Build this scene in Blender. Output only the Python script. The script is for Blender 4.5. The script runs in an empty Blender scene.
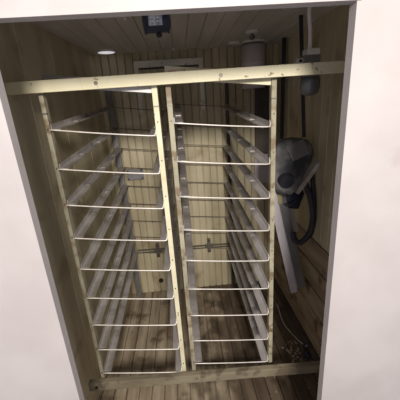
import bpy, bmesh, math, random
from mathutils import Vector, Matrix
random.seed(7)
S = bpy.context.scene
C = S.collection

# ---------------------------------------------------------------- camera
cam_d = bpy.data.cameras.new('camera'); cam = bpy.data.objects.new('camera', cam_d); C.objects.link(cam)
cam_d.sensor_fit = 'HORIZONTAL'; cam_d.sensor_width = 36; cam_d.lens = 36*289/400
cam_d.clip_start = 0.02
rx = Vector((0.9953, -0.07228, -0.06438)); up = Vector((0.08354, 0.30553, 0.94851)); bk = Vector((-0.04889, -0.94944, 0.31013))
cam.matrix_world = Matrix(((rx.x, up.x, bk.x, 0), (rx.y, up.y, bk.y, 0), (rx.z, up.z, bk.z, 1.65), (0, 0, 0, 1)))
S.camera = cam

# ---------------------------------------------------------------- light and exposure
w = bpy.data.worlds.new('world'); S.world = w; w.use_nodes = True
w.node_tree.nodes['Background'].inputs['Color'].default_value = (0.88, 0.88, 1.0, 1)
w.node_tree.nodes['Background'].inputs['Strength'].default_value = 0.62
def area(name, loc, target, size, power, color):
    l = bpy.data.lights.new(name, 'AREA'); l.shape = 'RECTANGLE'; l.size = size[0]; l.size_y = size[1]
    l.energy = power; l.color = color
    o = bpy.data.objects.new(name, l); C.objects.link(o); o.location = loc
    o.rotation_euler = (Vector(target)-Vector(loc)).to_track_quat('-Z', 'Y').to_euler()
area('outer_room_lamp', (0.14, -1.20, 2.32), (0.0, 1.2, 1.1), (0.42, 0.3), 80, (1.0, 0.95, 0.88))
S.view_settings.view_transform = 'Standard'; S.view_settings.look = 'None'
S.view_settings.gamma = 1; S.view_settings.use_curve_mapping = False
S.view_settings.exposure = 0.10

# ---------------------------------------------------------------- materials
def mat(name, c1, c2=None, rough=.7, metal=0, scale=(6, 6, 6), detail=5, contrast=(.38, .62), bump=.0,
        spot=None, spot_scale=18, spot_th=(.62, .70), emit=0):
    m = bpy.data.materials.new(name); m.use_nodes = True
    nt = m.node_tree; N = nt.nodes; L = nt.links; b = N['Principled BSDF']
    b.inputs['Roughness'].default_value = rough; b.inputs['Metallic'].default_value = metal
    c2 = c2 or c1
    tc = N.new('ShaderNodeTexCoord'); mp = N.new('ShaderNodeMapping'); mp.inputs['Scale'].default_value = scale
    L.new(tc.outputs['Object'], mp.inputs['Vector'])
    n = N.new('ShaderNodeTexNoise'); n.inputs['Scale'].default_value = 1; n.inputs['Detail'].default_value = detail
    L.new(mp.outputs[0], n.inputs['Vector'])
    r = N.new('ShaderNodeValToRGB'); r.color_ramp.elements[0].position = contrast[0]; r.color_ramp.elements[1].position = contrast[1]
    r.color_ramp.elements[0].color = (*c1, 1); r.color_ramp.elements[1].color = (*c2, 1)
    L.new(n.outputs['Fac'], r.inputs[0]); col = r.outputs[0]
    if spot:
        n2 = N.new('ShaderNodeTexNoise'); n2.inputs['Scale'].default_value = spot_scale; n2.inputs['Detail'].default_value = 4
        L.new(tc.outputs['Object'], n2.inputs['Vector'])
        r2 = N.new('ShaderNodeValToRGB'); r2.color_ramp.elements[0].position = spot_th[0]; r2.color_ramp.elements[1].position = spot_th[1]
        L.new(n2.outputs['Fac'], r2.inputs[0])
        mx = N.new('ShaderNodeMix'); mx.data_type = 'RGBA'
        L.new(r2.outputs[0], mx.inputs[0]); L.new(col, mx.inputs[6]); mx.inputs[7].default_value = (*spot, 1)
        col = mx.outputs[2]
    L.new(col, b.inputs['Base Color'])
    if bump:
        bp = N.new('ShaderNodeBump'); bp.inputs['Strength'].default_value = bump; bp.inputs['Distance'].default_value = .01
        L.new(n.outputs['Fac'], bp.inputs['Height']); L.new(bp.outputs[0], b.inputs['Normal'])
    if emit:
        b.inputs['Emission Color'].default_value = (*c1, 1); b.inputs['Emission Strength'].default_value = emit
    return m
M = {}
M['white'] = mat('white_paint', (.39, .35, .335), (.43, .39, .375), .6, scale=(5, 5, 5), spot=(.38, .335, .32), spot_scale=9, spot_th=(.68, .78))
M['cream_wall'] = mat('cream_boards', (.44, .375, .24), (.60, .52, .35), .6, scale=(7, 7, 1.2), spot=(.30, .235, .13), spot_scale=5, spot_th=(.56, .72))
M['ceiling'] = mat('ceiling_boards', (.52, .49, .44), (.64, .60, .54), .55, scale=(8, 1.5, 8))
M['floor'] = mat('floor_boards', (.24, .18, .115), (.47, .385, .27), .75, scale=(16, 2.2, 4), detail=8, bump=.3, spot=(.12, .082, .05), spot_scale=5.5, spot_th=(.56, .68))
def rot_patch(m):          # the wet, rotted boards of the right half
    nt = m.node_tree; N = nt.nodes; L = nt.links; b = N['Principled BSDF']
    src = b.inputs['Base Color'].links[0].from_socket
    tc = N.new('ShaderNodeTexCoord'); sep = N.new('ShaderNodeSeparateXYZ'); L.new(tc.outputs['Object'], sep.inputs[0])
    n = N.new('ShaderNodeTexNoise'); n.inputs['Scale'].default_value = 6; n.inputs['Detail'].default_value = 8
    mp = N.new('ShaderNodeMapping'); mp.inputs['Scale'].default_value = (1.6, .8, 1); L.new(tc.outputs['Object'], mp.inputs[0]); L.new(mp.outputs[0], n.inputs['Vector'])
    ma = N.new('ShaderNodeMath'); ma.operation = 'MULTIPLY_ADD'; ma.inputs[1].default_value = 1.3; L.new(n.outputs['Fac'], ma.inputs[0]); L.new(sep.outputs['X'], ma.inputs[2])
    r = N.new('ShaderNodeValToRGB'); r.color_ramp.elements[0].position = .60; r.color_ramp.elements[1].position = .86; L.new(ma.outputs[0], r.inputs[0])
    mx = N.new('ShaderNodeMix'); mx.data_type = 'RGBA'; mx.blend_type = 'MULTIPLY'; L.new(r.outputs[0], mx.inputs[0]); L.new(src, mx.inputs[6]); mx.inputs[7].default_value = (.33, .29, .27, 1)
    L.new(mx.outputs[2], b.inputs['Base Color'])
rot_patch(M['floor'])
M['brown_planks'] = mat('brown_planks', (.27, .20, .125), (.42, .32, .215), .7, scale=(5, 3, 12), detail=7, bump=.2, spot=(.11, .065, .035), spot_scale=6, spot_th=(.56, .66))
M['cream_wood'] = mat('cream_painted_wood', (.60, .54, .35), (.72, .66, .46), .55, scale=(3, 9, 9), spot=(.30, .22, .12), spot_scale=42, spot_th=(.66, .70))
M['worn_wood'] = mat('worn_cream_wood', (.25, .225, .155), (.40, .36, .25), .65, scale=(9, 9, 3), spot=(.20, .145, .085), spot_scale=16, spot_th=(.50, .60))
M['sill_wood'] = mat('dirty_sill_wood', (.17, .14, .09), (.25, .21, .14), .7, scale=(4, 12, 12), detail=7, spot=(.13, .10, .065), spot_scale=14, spot_th=(.54, .64))
M['back_frame'] = mat('greyed_white_wood', (.66, .63, .55), (.78, .74, .65), .6, scale=(5, 9, 9), spot=(.3, .26, .2), spot_scale=30)
M['galv'] = mat('galvanised_steel', (.36, .33, .305), (.58, .54, .52), .42, .35, scale=(14, 4, 14), spot=(.25, .215, .18), spot_scale=10, spot_th=(.50, .74))
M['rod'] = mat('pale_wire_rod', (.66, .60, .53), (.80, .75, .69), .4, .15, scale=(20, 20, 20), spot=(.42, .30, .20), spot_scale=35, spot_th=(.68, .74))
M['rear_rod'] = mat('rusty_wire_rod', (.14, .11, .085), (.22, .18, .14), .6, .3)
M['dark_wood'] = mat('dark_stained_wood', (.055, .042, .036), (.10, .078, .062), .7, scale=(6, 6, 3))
M['duct'] = mat('duct_metal', (.58, .52, .54), (.70, .64, .65), .5, .1, scale=(6, 6, 3))
M['housing'] = mat('dusty_grey_metal', (.10, .098, .10), (.26, .25, .24), .6, .2, scale=(9, 9, 9), detail=8, spot=(.05, .05, .058), spot_scale=7, spot_th=(.46, .58))
M['dark'] = mat('dark_rubber', (.018, .018, .026), (.035, .034, .045), .6)
M['navy'] = mat('navy_motor_paint', (.025, .028, .055), (.05, .055, .09), .45, .2)
M['label'] = mat('silver_label', (.30, .32, .40), (.75, .78, .85), .4, .3, scale=(60, 60, 60))
M['labelink'] = mat('pale_label_print', (.85, .86, .9))
M['strip'] = mat('bright_channel_face', (.62, .57, .60), (.74, .69, .71), .5, .1, scale=(8, 8, 3))
M['yellow'] = mat('yellowed_tag', (.36, .31, .14), (.44, .38, .18), .6)
M['plate'] = mat('cover_plate', (.20, .195, .20), (.26, .25, .25), .5, .4)
M['bar'] = mat('latch_bar_steel', (.13, .115, .10), (.20, .18, .15), .5, .5)
M['conduit'] = mat('conduit_grey', (.70, .67, .63), (.80, .77, .73), .45, .1)
M['glass'] = mat('smoky_glass_jar', (.07, .07, .075), (.11, .11, .11), .35, 0)
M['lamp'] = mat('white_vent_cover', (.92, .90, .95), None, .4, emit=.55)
M['chalk'] = mat('crumbled_plaster', (.42, .32, .22), (.58, .47, .35), .9, scale=(40, 40, 40))
M['red'] = mat('faded_red_print', (.50, .10, .12), (.62, .28, .24), .7, scale=(60, 60, 60))
M['screw'] = mat('dark_screw', (.05, .04, .03), None, .5, .5)

# ---------------------------------------------------------------- helpers
def obj(name, bm, m, parent=None, smooth=False):
    me = bpy.data.meshes.new(name); bmesh.ops.recalc_face_normals(bm, faces=bm.faces[:]); bm.to_mesh(me); bm.free()
    if smooth:
        for p in me.polygons: p.use_smooth = True
    o = bpy.data.objects.new(name, me); C.objects.link(o)
    for mm in (m if isinstance(m, (list, tuple)) else [m]): me.materials.append(M[mm])
    if parent: o.parent = parent
    return o
def tag(o, label, cat, group=None, kind=None):
    o['label'] = label; o['category'] = cat
    if group: o['group'] = group
    if kind: o['kind'] = kind
    return o
def empty(name, label, cat, loc=(0, 0, 0), group=None):
    o = bpy.data.objects.new(name, None); C.objects.link(o); o.location = loc; o.empty_display_size = .05
    return tag(o, label, cat, group)
def struct(name, bm, m, smooth=False):
    o = obj(name, bm, m, None, smooth); o['kind'] = 'structure'; return o
def setloc(o, ref):                       # part meshes are written in world coordinates; shift them under their Empty
    o.data.transform(Matrix.Translation(-Vector(ref))); return o
def box(bm, x0, x1, y0, y1, z0, z1, bev=0):
    r = bmesh.ops.create_cube(bm, size=1)
    vs = r['verts']
    for v in vs: v.co = Vector(((x0+x1)/2+v.co.x*(x1-x0), (y0+y1)/2+v.co.y*(y1-y0), (z0+z1)/2+v.co.z*(z1-z0)))
    if bev:
        es = list({e for v in vs for e in v.link_edges})
        bmesh.ops.bevel(bm, geom=es, offset=bev, segments=2, affect='EDGES', profile=.6)
def bar(bm, p, q, w, t, upv=(0, 0, 1), bev=0):
    """rectangular bar from p to q: w across (side), t along upv"""
    p = Vector(p); q = Vector(q); d = (q-p).normalized(); u = Vector(upv); s = d.cross(u).normalized(); u = s.cross(d).normalized()
    pts = []
    for e in (p, q):
        for a, b in ((-1, -1), (1, -1), (1, 1), (-1, 1)): pts.append(bm.verts.new(e+s*(a*w/2)+u*(b*t/2)))
    fs = [(0, 1, 2, 3), (7, 6, 5, 4), (0, 4, 5, 1), (1, 5, 6, 2), (2, 6, 7, 3), (3, 7, 4, 0)]
    for f in fs: bm.faces.new([pts[i] for i in f])
    if bev:
        es = list({e for v in pts for e in v.link_edges})
        bmesh.ops.bevel(bm, geom=es, offset=bev, segments=2, affect='EDGES', profile=.6)
def tube(bm, path, r, n=10):
    path = [Vector(p) for p in path]; rings = []
    prev = None
    for i, p in enumerate(path):
        d = (path[min(i+1, len(path)-1)]-path[max(i-1, 0)]).normalized()
        a = prev if prev is not None else (Vector((0, 0, 1)) if abs(d.z) < .9 else Vector((1, 0, 0)))
        s = d.cross(a).normalized(); u = s.cross(d).normalized(); prev = u
        rad = r[i] if isinstance(r, (list, tuple)) else r
        rings.append([bm.verts.new(p+(s*math.cos(2*math.pi*k/n)+u*math.sin(2*math.pi*k/n))*rad) for k in range(n)])
    for a, b in zip(rings, rings[1:]):
        for k in range(n): bm.faces.new((a[k], a[(k+1) % n], b[(k+1) % n], b[k]))
    bm.faces.new(rings[0][::-1]); bm.faces.new(rings[-1])
def spline(pts, n=8):
    pts = [Vector(p) for p in pts]; out = []
    P = [pts[0]*2-pts[1]]+pts+[pts[-1]*2-pts[-2]]
    for i in range(1, len(P)-2):
        for k in range(n):
            t = k/n; a, b, c, d = P[i-1], P[i], P[i+1], P[i+2]
            out.append(.5*((2*b)+(c-a)*t+(2*a-5*b+4*c-d)*t*t+(3*b-a-3*c+d)*t**3))
    out.append(pts[-1]); return out
def lathe(bm, cx, cy, prof, n=24):
    rings = [[bm.verts.new((cx+r*math.cos(2*math.pi*k/n), cy+r*math.sin(2*math.pi*k/n), z)) for k in range(n)] for r, z in prof]
    for a, b in zip(rings, rings[1:]):
        for k in range(n): bm.faces.new((a[k], a[(k+1) % n], b[(k+1) % n], b[k]))
    bm.faces.new(rings[0][::-1]); bm.faces.new(rings[-1])
def boards(bm, o, a, ext, length, period, thick, gap=.004, inward=(0, 0, 0), bev=.003, jitter=0):
    """boards laid side by side from o along unit a for length; each runs along ext; surface faces inward"""
    o = Vector(o); a = Vector(a).normalized(); ext = Vector(ext); n = Vector(inward).normalized()
    # dark backing
    s = 0
    while s < length-1e-4:
        e = min(s+period, length)
        p = period*.5
        j = random.uniform(-jitter, jitter)
        x0 = o+a*(s+gap/2); x1 = o+a*(e-gap/2)
        prof = [x0-n*thick, x0-n*bev+n*j, x0+a*bev+n*j, x1-a*bev+n*j, x1-n*bev+n*j, x1-n*thick]
        A = [bm.verts.new(q) for q in prof]; B = [bm.verts.new(q+ext) for q in prof]
        for k in range(6): bm.faces.new((A[k], A[(k+1) % 6], B[(k+1) % 6], B[k]))
        bm.faces.new(A[::-1]); bm.faces.new(B)
        s = e
    # tongue closing the gaps at the back of the grooves
    A = [bm.verts.new(q) for q in (o-n*.020, o+a*length-n*.020, o+a*length-n*thick, o-n*thick)]
    B = [bm.verts.new(v.co+ext) for v in A]
    for k in range(4): bm.faces.new((A[k], A[(k+1) % 4], B[(k+1) % 4], B[k]))
    bm.faces.new(A[::-1]); bm.faces.new(B)

CZ = 2.05; BY = 2.375; RX = .775; FY0, FY1 = .735, .765      # ceiling, back wall, right wall, front (door) wall
LXb, LXf = -.575, -.66                                        # left wall at the back and at the front
# ---------------------------------------------------------------- setting
b = bmesh.new(); boards(b, (-.85, FY1-.9, 0), (1, 0, 0), (0, BY-FY1+.95, 0), 1.75, .078, .03, .0045, (0, 0, 1), .003, .0008)
struct('floor', b, 'floor')
b = bmesh.new(); boards(b, (-.85, FY1, CZ), (1, 0, 0), (0, BY-FY1+.05, 0), 1.75, .085, .03, .002, (0, 0, -1), .002)
struct('ceiling', b, 'ceiling')
b = bmesh.new(); boards(b, (LXb-.08, BY, -.0), (1, 0, 0), (0, 0, CZ), RX-LXb+.1, .0585, .03, .007, (0, -1, 0), .003)
struct('wall_back', b, 'cream_wall')
a = Vector((LXb-LXf, BY-FY1, 0)); ln = a.length; an = a.normalized()
b = bmesh.new(); boards(b, (LXf, FY1, 0), an, (0, 0, CZ), ln, .30, .03, .002, (an.y, -an.x, 0), .003)
struct('wall_left', b, 'cream_wall')
b = bmesh.new(); boards(b, (RX+.012, FY1, .80), (0, 1, 0), (0, 0, CZ-.80), BY-FY1+.03, .085, .03, .004, (-1, 0, 0), .003)
struct('wall_right', b, 'cream_wall')
b = bmesh.new(); boards(b, (RX, FY1, -.005), (0, 0, 1), (0, BY-FY1+.03, 0), .80, .159, .04, .012, (-1, 0, 0), .003, .001)
struct('trim_1', b, 'brown_planks')
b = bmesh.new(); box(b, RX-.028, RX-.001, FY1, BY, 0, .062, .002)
struct('base_shade_strip_right', b, 'dark_wood')  # dark strip put in as the shadow gap between planks and floor
# white front wall around the doorway: its header is the white band along the top of the view
DL, DR, DH = -.405, .425, 1.853
b = bmesh.new()
box(b, -1.6, DL, FY0, FY1, 0, 2.4); box(b, DR, 1.6, FY0, FY1, 0, 2.4); box(b, DL-.01, DR+.01, FY0, FY1, DH, 2.4)
struct('wall_front', b, 'white')
b = bmesh.new(); box(b, DL, DR, FY0-.004, FY0, DH, DH+.014, .001)
struct('trim_2', b, 'white')

# ---------------------------------------------------------------- tray rack
D = 1.17; RY = 2.315; PIT = .1512
rack = empty('tray_rack', 'tall cream painted wooden rack of tilted wire shelf frames filling the cold room', 'rack', (0, D, .33))
ref = rack.location.copy()
def part(name, bm, m, parent=rack, smooth=False):
    o = obj(name, bm, m, None, smooth); setloc(o, ref); o.parent = parent; return o
b = bmesh.new(); bar(b, (-.60, 1.145, 1.7495), (.765, 1.145, 1.7535), .022, .041, (0, 0, 1), .002)
box(b, -.335, -.333, 1.132, 1.134, 1.731, 1.771)
beam = part('top_beam', b, 'cream_wood')
for x in (-.285, .165):
    b = bmesh.new(); tube(b, [(x, 1.136, 1.750), (x, 1.1325, 1.750)], .0075, 12); part('bolt', b, 'bar', beam)
b = bmesh.new(); bar(b, (-.565, 1.145, .340), (.765, 1.145, .284), .03, .050, (0, 0, 1), .004)
sill = part('bottom_beam', b, 'sill_wood')
b = bmesh.new(); tube(b, [(-.525, 1.131, .338), (-.525, 1.126, .338)], .008, 10); part('bolt', b, 'screw', sill)

bays = []   # (x of left post, x of right post, z at left, z at right) of the first shelf frame
bays.append((-.500, -.083, 1.600, 1.546))
bays.append((-.031, .375, 1.593, 1.549))
posts = [(-.500, 'worn_wood', .016), (-.083, 'cream_wood', .021), (-.031, 'worn_wood', .020), (.375, 'worn_wood', .020)]
for x, m, wd in posts:
    b = bmesh.new(); box(b, x-wd/2, x+wd/2, D-.002, D+.026, .33, 1.742, .0015)
    p = part('post', b, m)
    z = 1.60
    while z > .36:
        b = bmesh.new(); tube(b, [(x, D-.001, z), (x, D-.004, z)], .0026, 8); part('screw', b, 'screw', p); z -= PIT
    b = bmesh.new(); box(b, x-wd/2-.001, x+wd/2+.001, D-.004, D+.010, 1.655, 1.660); part('joint_strap', b, 'bar', p)
for x, hw, m in ((-.500, .020, 'plate'), (-.078, .012, 'worn_wood'), (-.045, .012, 'worn_wood'), (.378, .012, 'dark_wood')):
    b = bmesh.new(); box(b, x-hw, x+hw, RY-.012, RY+.012, 0.0, 1.80, .0015); part('rear_post', b, m)
# tilted boards at the head of each bay
b = bmesh.new(); bar(b, (-.040, D+.018, 1.776), (.385, D+.018, 1.728), .016, .046, (0, 0, 1), .002)
t = part('head_board', b, 'cream_wood')
b = bmesh.new()
for i, (x, h) in enumerate(((-.024, .012), (-.017, .009), (-.010, .012), (-.001, .007))):
    box(b, x, x+.004, D+.0085, D+.0095, 1.776-h/2, 1.776+h/2)
pr = part('printing', b, 'red', t); pr['label'] = 'faded red printed marks'
b = bmesh.new(); bar(b, (-.490, D+.018, 1.775), (-.092, D+.018, 1.727), .016, .042, (0, 0, 1), .002)
part('head_board', b, 'galv')

def rail_bm(x, side, z0, z1, y0, y1):
    """L section: inward horizontal flange and upright flange; with riveted splice plates"""
    bm = bmesh.new(); wf = .031; th = .003; hf = .020
    bar(bm, (x+side*wf/2, y0, z0), (x+side*wf/2, y1, z1), wf, th)
    bar(bm, (x, y0, z0+hf/2), (x, y1, z1+hf/2), th, hf)
    # rolled inner lip
    tube(bm, [(x+side*wf, y0, z0), (x+side*wf, y1, z1)], .0032, 6)
    for t_ in (.22, .5, .78):
        y = y0+(y1-y0)*t_; z = z0+(z1-z0)*t_
        bar(bm, (x+side*wf*.5, y-.012, z+.003), (x+side*wf*.5, y+.012, z+.004), wf*.75, .003)
    return bm
protos = []
RISE = .080
def make_frame(bay, first):
    xl, xr, zl, zr = bay; th = .0032
    a = xl+.012; c = xr-.012
    za = zl-.002; zc = zr
    def zz(x): return zl+(zr-zl)*(x-xl)/(xr-xl)
    b = bmesh.new()
    y = D-.006
    pth = [(a-.004, y, zz(a-.004)), (a+.020, y, zz(a+.02))]
    n = 6
    for i in range(1, n):
        x = a+.02+(c-.02-a-.02)*i/n; pth.append((x, y, zz(x)-.002*math.sin(math.pi*i/n)))
    pth += [(c-.020, y, zz(c-.02)), (c-.006, y, zz(c)+.002), (c-.001, D, zz(c)+.012), (c, D+.012, zz(c)+.026)]
    tube(b, pth, .0026, 8)
    f = part('tray_frame', b, 'rod', rack, True)
    b = rail_bm(a, 1, zz(a), zz(a)+RISE, D+.002, RY-.01); part('side_rail', b, 'galv', f)
    b = rail_bm(c, -1, zz(c), zz(c)+RISE, D+.002, RY-.01); part('side_rail', b, 'galv', f)
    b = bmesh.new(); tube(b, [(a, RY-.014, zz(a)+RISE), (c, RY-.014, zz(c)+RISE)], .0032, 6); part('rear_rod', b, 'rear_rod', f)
    return f
for bay in bays:
    f0 = make_frame(bay, True)
    for k in range(1, 9):
        c = f0.copy(); C.objects.link(c); c.parent = rack
        dz = -PIT*k+random.uniform(-.002, .002)
        c.location = f0.location+Vector((0, 0, dz))
        for ch in f0.children:
            d = ch.copy(); C.objects.link(d); d.parent = c

# ---------------------------------------------------------------- on the back wall
def abs_thing(name, label, cat, loc, group=None):
    e = empty(name, label, cat, loc, group)
    def p(nm, bm, m, parent=None, smooth=False):
        o = obj(nm, bm, m, None, smooth); setloc(o, loc); o.parent = parent or e; return o
    return e, p
WY = BY
e, p = abs_thing('batten_frame', 'greyish white batten frame high on the back wall above the rack beam', 'frame', (-.045, WY, 1.83))
b = bmesh.new(); box(b, -.300, .212, WY-.022, WY, 1.942, 1.988, .002); p('crosspiece', b, 'back_frame')
b = bmesh.new(); box(b, -.300, -.268, WY-.02, WY, 1.62, 1.942, .002); p('side_piece', b, 'back_frame')
b = bmesh.new(); box(b, .180, .212, WY-.02, WY, 1.62, 1.942, .002); p('side_piece', b, 'back_frame')
b = bmesh.new(); box(b, -.268, .180, WY-.012, WY, 1.930, 1.942); p('hinge_strip', b, 'dark_wood')

e, p = abs_thing('latch_bar', 'dark steel double bar with two clips low across the back wall', 'bar', (-.04, WY, .43))
b = bmesh.new(); bar(b, (-.47, WY-.012, .452), (.365, WY-.012, .436), .010, .012); bar(b, (-.47, WY-.012, .428), (.365, WY-.012, .412), .010, .008); p('bar', b, 'bar')
for x, z in ((-.287, .435), (.176, .438)):
    b = bmesh.new(); box(b, x-.014, x+.014, WY-.024, WY, z-.065, z+.068, .003); box(b, x-.036, x+.036, WY-.028, WY-.018, z-.016, z+.022, .003); c_ = p('clip', b, 'bar')
    for dz in (-.05, .052):
        b = bmesh.new(); tube(b, [(x, WY-.023, z+dz), (x, WY-.028, z+dz)], .005, 8); p('screw', b, 'screw', c_)
e, p = abs_thing('cover_plate', 'dark grey rectangular cover plate screwed to the back wall behind the left bay', 'plate', (-.395, WY, 1.145))
b = bmesh.new(); box(b, -.465, -.330, WY-.020, WY, 1.100, 1.190, .004); p('plate', b, 'plate')
for x in (-.452, -.343):
    for z in (1.112, 1.178):
        b = bmesh.new(); tube(b, [(x, WY-.019, z), (x, WY-.024, z)], .007, 8); p('screw', b, 'screw')
b = bmesh.new(); tube(b, [(-.294, WY, .117), (-.294, WY-.012, .117)], .021, 16); tube(b, [(-.294, WY-.012, .117), (-.294, WY-.022, .117)], [.013, .010], 16)
tag(obj('drain_plug', b, 'screw'), 'round dark plug low in the back wall near the floor', 'plug')
e, p = abs_thing('dark_panel', 'dark brown upright panel on the back wall behind the right upright of the rack', 'panel', (.66, WY, 1.4))
b = bmesh.new(); box(b, .605, .740, WY-.030, WY, 1.235, 1.765, .003); p('panel', b, 'dark_wood')
b = bmesh.new(); box(b, .622, .725, WY-.036, WY-.030, 1.30, 1.71, .002); p('inset', b, 'dark_wood')
b = bmesh.new(); box(b, .600, .745, WY-.022, WY, .99, 1.235, .003)
tag(obj('light_panel', b, 'duct'), 'pale grey board fixed under the dark panel on the back wall', 'panel')

# ---------------------------------------------------------------- ceiling things
e, p = abs_thing('duct_pipe', 'round purplish grey metal duct hanging from the ceiling in the back corner', 'duct', (.562, 2.21, CZ))
b = bmesh.new(); lathe(b, .556, 2.21, [(.082, 1.745), (.082, 2.022)], 32); p('pipe', b, 'duct', None, True)
b = bmesh.new(); lathe(b, .556, 2.21, [(.082, 2.034), (.090, 2.037), (.090, 2.044), (.086, CZ)], 32); p('light_gap_collar', b, 'conduit')  # pale ring colour stands in for the bright light gap above the duct
b = bmesh.new(); lathe(b, .556, 2.21, [(.0822, 1.90), (.0845, 1.903), (.0845, 1.912), (.0822, 1.915)], 32); p('seam_band', b, 'duct')
def vent(x, y, r, label, m='lamp'):
    e, p = abs_thing('ceiling_vent', label, 'vent', (x, y, CZ))
    b = bmesh.new(); lathe(b, x, y, [(r, CZ), (r, CZ-.008), (r*.86, CZ-.012), (r*.8, CZ-.008)], 28); p('rim', b, 'conduit')
    b = bmesh.new(); lathe(b, x, y, [(r*.85, CZ-.006), (r*.85, CZ-.010), (r*.55, CZ-.014)], 28); p('cover', b, m)
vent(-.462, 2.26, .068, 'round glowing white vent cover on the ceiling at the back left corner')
vent(.425, 2.22, .04, 'small round unlit vent cover on the ceiling beside the duct', 'conduit')
e, p = abs_thing('sprinkler_knob', 'small white ceiling rose with a hanging knob in front of the duct', 'fitting', (.476, 1.915, CZ))
b = bmesh.new(); lathe(b, .476, 1.915, [(.038, CZ), (.038, CZ-.006), (.030, CZ-.012), (.010, CZ-.014)], 24); p('rose', b, 'conduit')
b = bmesh.new(); lathe(b, .476, 1.915, [(.008, CZ-.012), (.008, CZ-.022), (.018, CZ-.028), (.018, CZ-.040), (.008, CZ-.046)], 16); p('knob', b, 'bar')
b = bmesh.new(); lathe(b, -.206, 1.53, [(.009, CZ), (.009, CZ-.003), (.005, CZ-.006)], 12)
tag(obj('ceiling_button', b, 'labelink'), 'tiny white button on the ceiling left of the motor', 'button')

mx, my = -.054, 1.24
e, p = abs_thing('ceiling_motor', 'small navy electric motor with a silver rating label bolted under the ceiling', 'motor', (mx, my, CZ))
b = bmesh.new(); box(b, mx-.030, mx+.030, my-.03, my+.05, 2.000, CZ, .003); p('mount', b, 'plate')
b = bmesh.new(); tube(b, [(mx-.050, my, 1.962), (mx-.045, my, 1.962), (mx-.040, my, 1.962), (mx+.040, my, 1.962), (mx+.046, my, 1.962), (mx+.052, my, 1.962)], [.028, .036, .042, .042, .036, .026], 24); body = p('motor_body', b, 'navy', None, True)
for s in (-1, 1):
    b = bmesh.new(); tube(b, [(mx+s*.040, my, 1.962), (mx+s*.047, my, 1.962)], [.045, .045], 24)
    p('end_bell', b, 'dark', None)
b = bmesh.new(); box(b, mx-.026, mx+.024, my-.052, my-.038, 1.935, 1.988, .002); lab = p('rating_label', b, 'label', body)
b = bmesh.new()
for z, runs in ((1.979, ((-.02, -.006), (0, .008), (.012, .018))), (1.968, ((-.016, -.009), (-.002, .016))), (1.957, ((-.02, -.014), (-.01, .0), (.004, .012))), (1.946, ((-.018, -.003), (.002, .010), (.013, .018)))):
    for u, v in runs: box(b, mx+u, mx+v, my-.0535, my-.052, z-.0028, z+.0028)
p('label_print', b, 'labelink', lab)
b = bmesh.new(); lathe(b, mx+.006, my, [(.005, 1.905), (.011, 1.908), (.011, 1.916), (.006, 1.92), (.006, 1.93)], 14); p('shaft_knob', b, 'dark')

e, p = abs_thing('junction_box', 'grey junction box on top of the rack beam fed by a white conduit', 'electrical box', (.535, 1.25, 1.775))
b = bmesh.new(); box(b, .510, .580, 1.225, 1.285, 1.773, 1.812, .004); bx_ = p('box_body', b, 'plate')
b = bmesh.new(); box(b, .525, .576, 1.223, 1.280, 1.812, 1.836, .005); p('hub', b, 'conduit')
b = bmesh.new(); box(b, .486, .510, 1.226, 1.250, 1.782, 1.802, .003); cl = p('clamp', b, 'conduit')
b = bmesh.new(); box(b, .492, .505, 1.224, 1.226, 1.787, 1.797); p('clamp_hole', b, 'screw', cl)
b = bmesh.new(); tube(b, spline([(.545, 1.25, 1.83), (.542, 1.25, 1.90), (.535, 1.25, 1.97), (.538, 1.25, CZ)]), .0085, 12); p('conduit', b, 'conduit', None, True)
e, p = abs_thing('jar_light', 'dark glass jar light hanging behind the right end of the rack beam', 'lamp', (.552, 1.25, 1.773))
b = bmesh.new(); lathe(b, .552, 1.25, [(.034, 1.773), (.034, 1.735), (.040, 1.731)], 24); p('cap', b, 'plate')
b = bmesh.new(); lathe(b, .552, 1.25, [(.036, 1.731), (.039, 1.72), (.039, 1.690), (.032, 1.668), (.018, 1.660)], 24); p('jar', b, 'glass', None, True)

# ---------------------------------------------------------------- right side: blower unit on straps
e, p = abs_thing('blower_unit', 'dusty grey sheet metal blower hung tilted at the right wall', 'blower', (.63, 1.62, 1.3))
def slab(bm, pts, y0, y1, ch=.012, lean=0.0):
    c = sum((Vector((x, 0, z)) for x, z in pts), Vector())/len(pts)
    def ring(y, k): return [bm.verts.new((c.x+(x-c.x)*k, y+lean*(z-c.z), c.z+(z-c.z)*k)) for x, z in pts]
    rs = [ring(y1, 1), ring(y0+ch, 1), ring(y0, 1-ch*8)]; n = len(pts)
    for A, B in zip(rs, rs[1:]):
        for k in range(n): bm.faces.new((A[k], A[(k+1) % n], B[(k+1) % n], B[k]))
    bm.faces.new(rs[0][::-1]); bm.faces.new(rs[-1])
hp = [(.500, 1.330), (.512, 1.372), (.545, 1.412), (.590, 1.432), (.660, 1.436), (.715, 1.428), (.738, 1.400), (.742, 1.350), (.722, 1.305), (.622, 1.165), (.594, 1.142), (.560, 1.140), (.520, 1.160), (.500, 1.20)]
b = bmesh.new(); slab(b, hp, 1.56, 1.66, .010, .35); scroll = p('scroll_housing', b, 'housing')
b = bmesh.new(); bar(b, (.600, 1.575, 1.36), (.700, 1.590, 1.395), .09, .008, (0, -1, .35), .002); p('access_plate', b, 'plate', scroll)
b = bmesh.new(); tube(b, [(.562, 1.528, 1.225), (.562, 1.502, 1.220)], [.047, .040], 24); p('inlet_ring', b, 'dark', scroll)
b = bmesh.new(); bar(b, (.618, 1.52, 1.150), (.745, 1.53, 1.315), .050, .024, (-.85, 0, .5), .003); p('outlet_flange', b, 'galv')
b = bmesh.new(); tube(b, [(.535, 1.70, 1.085), (.545, 1.695, 1.085), (.700, 1.66, 1.065), (.712, 1.655, 1.06)], [.04, .068, .068, .045], 20); p('drive_motor', b, 'navy', None, True)
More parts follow.
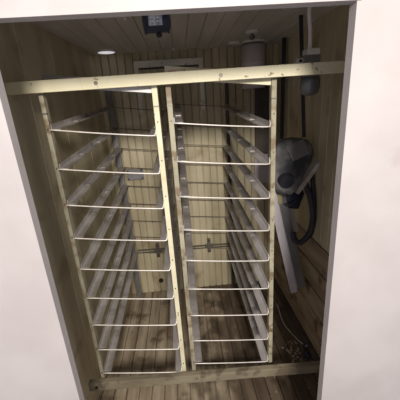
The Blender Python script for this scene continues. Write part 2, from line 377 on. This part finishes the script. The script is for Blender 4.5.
b = bmesh.new(); bar(b, (.655, 1.63, CZ), (.700, 1.63, 1.44), .020, .004, (0, 1, 0)); p('strap', b, 'dark')
b = bmesh.new(); bar(b, (.60, 1.70, 1.14), (.65, 1.66, 1.16), .04, .012); p('motor_mount', b, 'dark')
# two bent channels hanging from the blower
b = bmesh.new()
P0 = Vector((.505, 1.60, 1.150)); P1 = Vector((.668, 1.60, .424))
bar(b, P0, P1, .046, .003, (0, 1, 0))
d_ = (P1-P0).normalized(); sd = Vector((-d_.z, 0, d_.x))
q = Vector((.021, .0, .006)) 
bar(b, P0+q+Vector((.003, .03, .0)), P1+q+Vector((.003, .03, .02)), .003, .06, (0, 1, 0))
lg = p('channel_leg', b, 'strip'); 
b = bmesh.new(); bar(b, P0+Vector((.050, .030, .01)), P1+Vector((.056, .030, .030)), .050, .055, (0, 1, 0), .002); p('channel_side', b, 'plate', lg)
b = bmesh.new(); bar(b, (.640, 1.70, 1.045), (.703, 1.70, .821), .040, .020, (0, 1, 0), .002); p('bracket', b, 'strip')
b = bmesh.new(); box(b, .545, .572, 1.60, 1.622, 1.06, 1.125, .002); p('terminal_tag', b, 'yellow')
b = bmesh.new(); tube(b, spline([(.700, 1.60, 1.19), (.728, 1.57, 1.10), (.742, 1.55, .99), (.735, 1.55, .90), (.708, 1.55, .845), (.668, 1.55, .818), (.640, 1.555, .840), (.632, 1.57, .88)]), .017, 12)
p('black_hose', b, 'dark', None, True)
b = bmesh.new(); tube(b, spline([(.755, 1.62, 1.22), (.757, 1.58, 1.08), (.755, 1.56, .97), (.745, 1.56, .88), (.735, 1.57, .84)]), .014, 10)
p('black_cable', b, 'dark', None, True)
b = bmesh.new(); tube(b, spline([(.560, 1.66, 1.13), (.575, 1.62, 1.07), (.62, 1.60, 1.05), (.69, 1.62, 1.10)]), .010, 10)
p('drive_belt', b, 'dark', None, True)
b = bmesh.new(); bar(b, (.757, 2.16, CZ), (.753, 2.16, .75), .024, .020, (0, 1, 0), .003)
tag(obj('corner_pipe', b, 'dark'), 'black upright pipe in the back right corner', 'pipe')

# ---------------------------------------------------------------- on the floor
b = bmesh.new(); tube(b, spline([(.700, 2.02, .004), (.690, 1.94, .004), (.676, 1.80, .004), (.694, 1.70, .004), (.725, 1.60, .005), (.748, 1.53, .03)]), .0032, 8)
tag(obj('floor_wire', b, 'rod', None, True), 'thin pale wire curving along the floor beside the right wall', 'wire')
b = bmesh.new()
for k in range(6):
    x = .738+random.uniform(-.03, .015); y = 1.50+random.uniform(-.03, .06); r_ = random.uniform(.012, .022)
    bmesh.ops.create_icosphere(b, subdivisions=2, radius=r_, matrix=Matrix.Translation((x, y, r_*.7)) @ Matrix.Rotation(random.random()*3, 4, 'Z') @ Matrix.Diagonal((1.3, .9, .8, 1)))
tag(obj('dark_rubble', b, 'dark'), 'heap of dark debris at the foot of the right wall', 'debris', kind='stuff')
b = bmesh.new()
for k in range(70):
    if k < 42: x = random.gauss(.655, .030); y = random.gauss(1.53, .045)
    else: x = random.uniform(.15, .72); y = random.uniform(1.22, 1.75)
    r_ = random.uniform(.002, .008) if k < 42 else random.uniform(.0015, .004)
    mt = Matrix.Translation((x, y, r_*.4)) @ Matrix.Rotation(random.random()*6, 4, 'Z') @ Matrix.Diagonal((1.4, .8, .55, 1))
    bmesh.ops.create_icosphere(b, subdivisions=1, radius=r_, matrix=mt)
tag(obj('plaster_crumbs', b, 'chalk'), 'pale plaster crumbs scattered on the floor by the right wall', 'debris', kind='stuff')
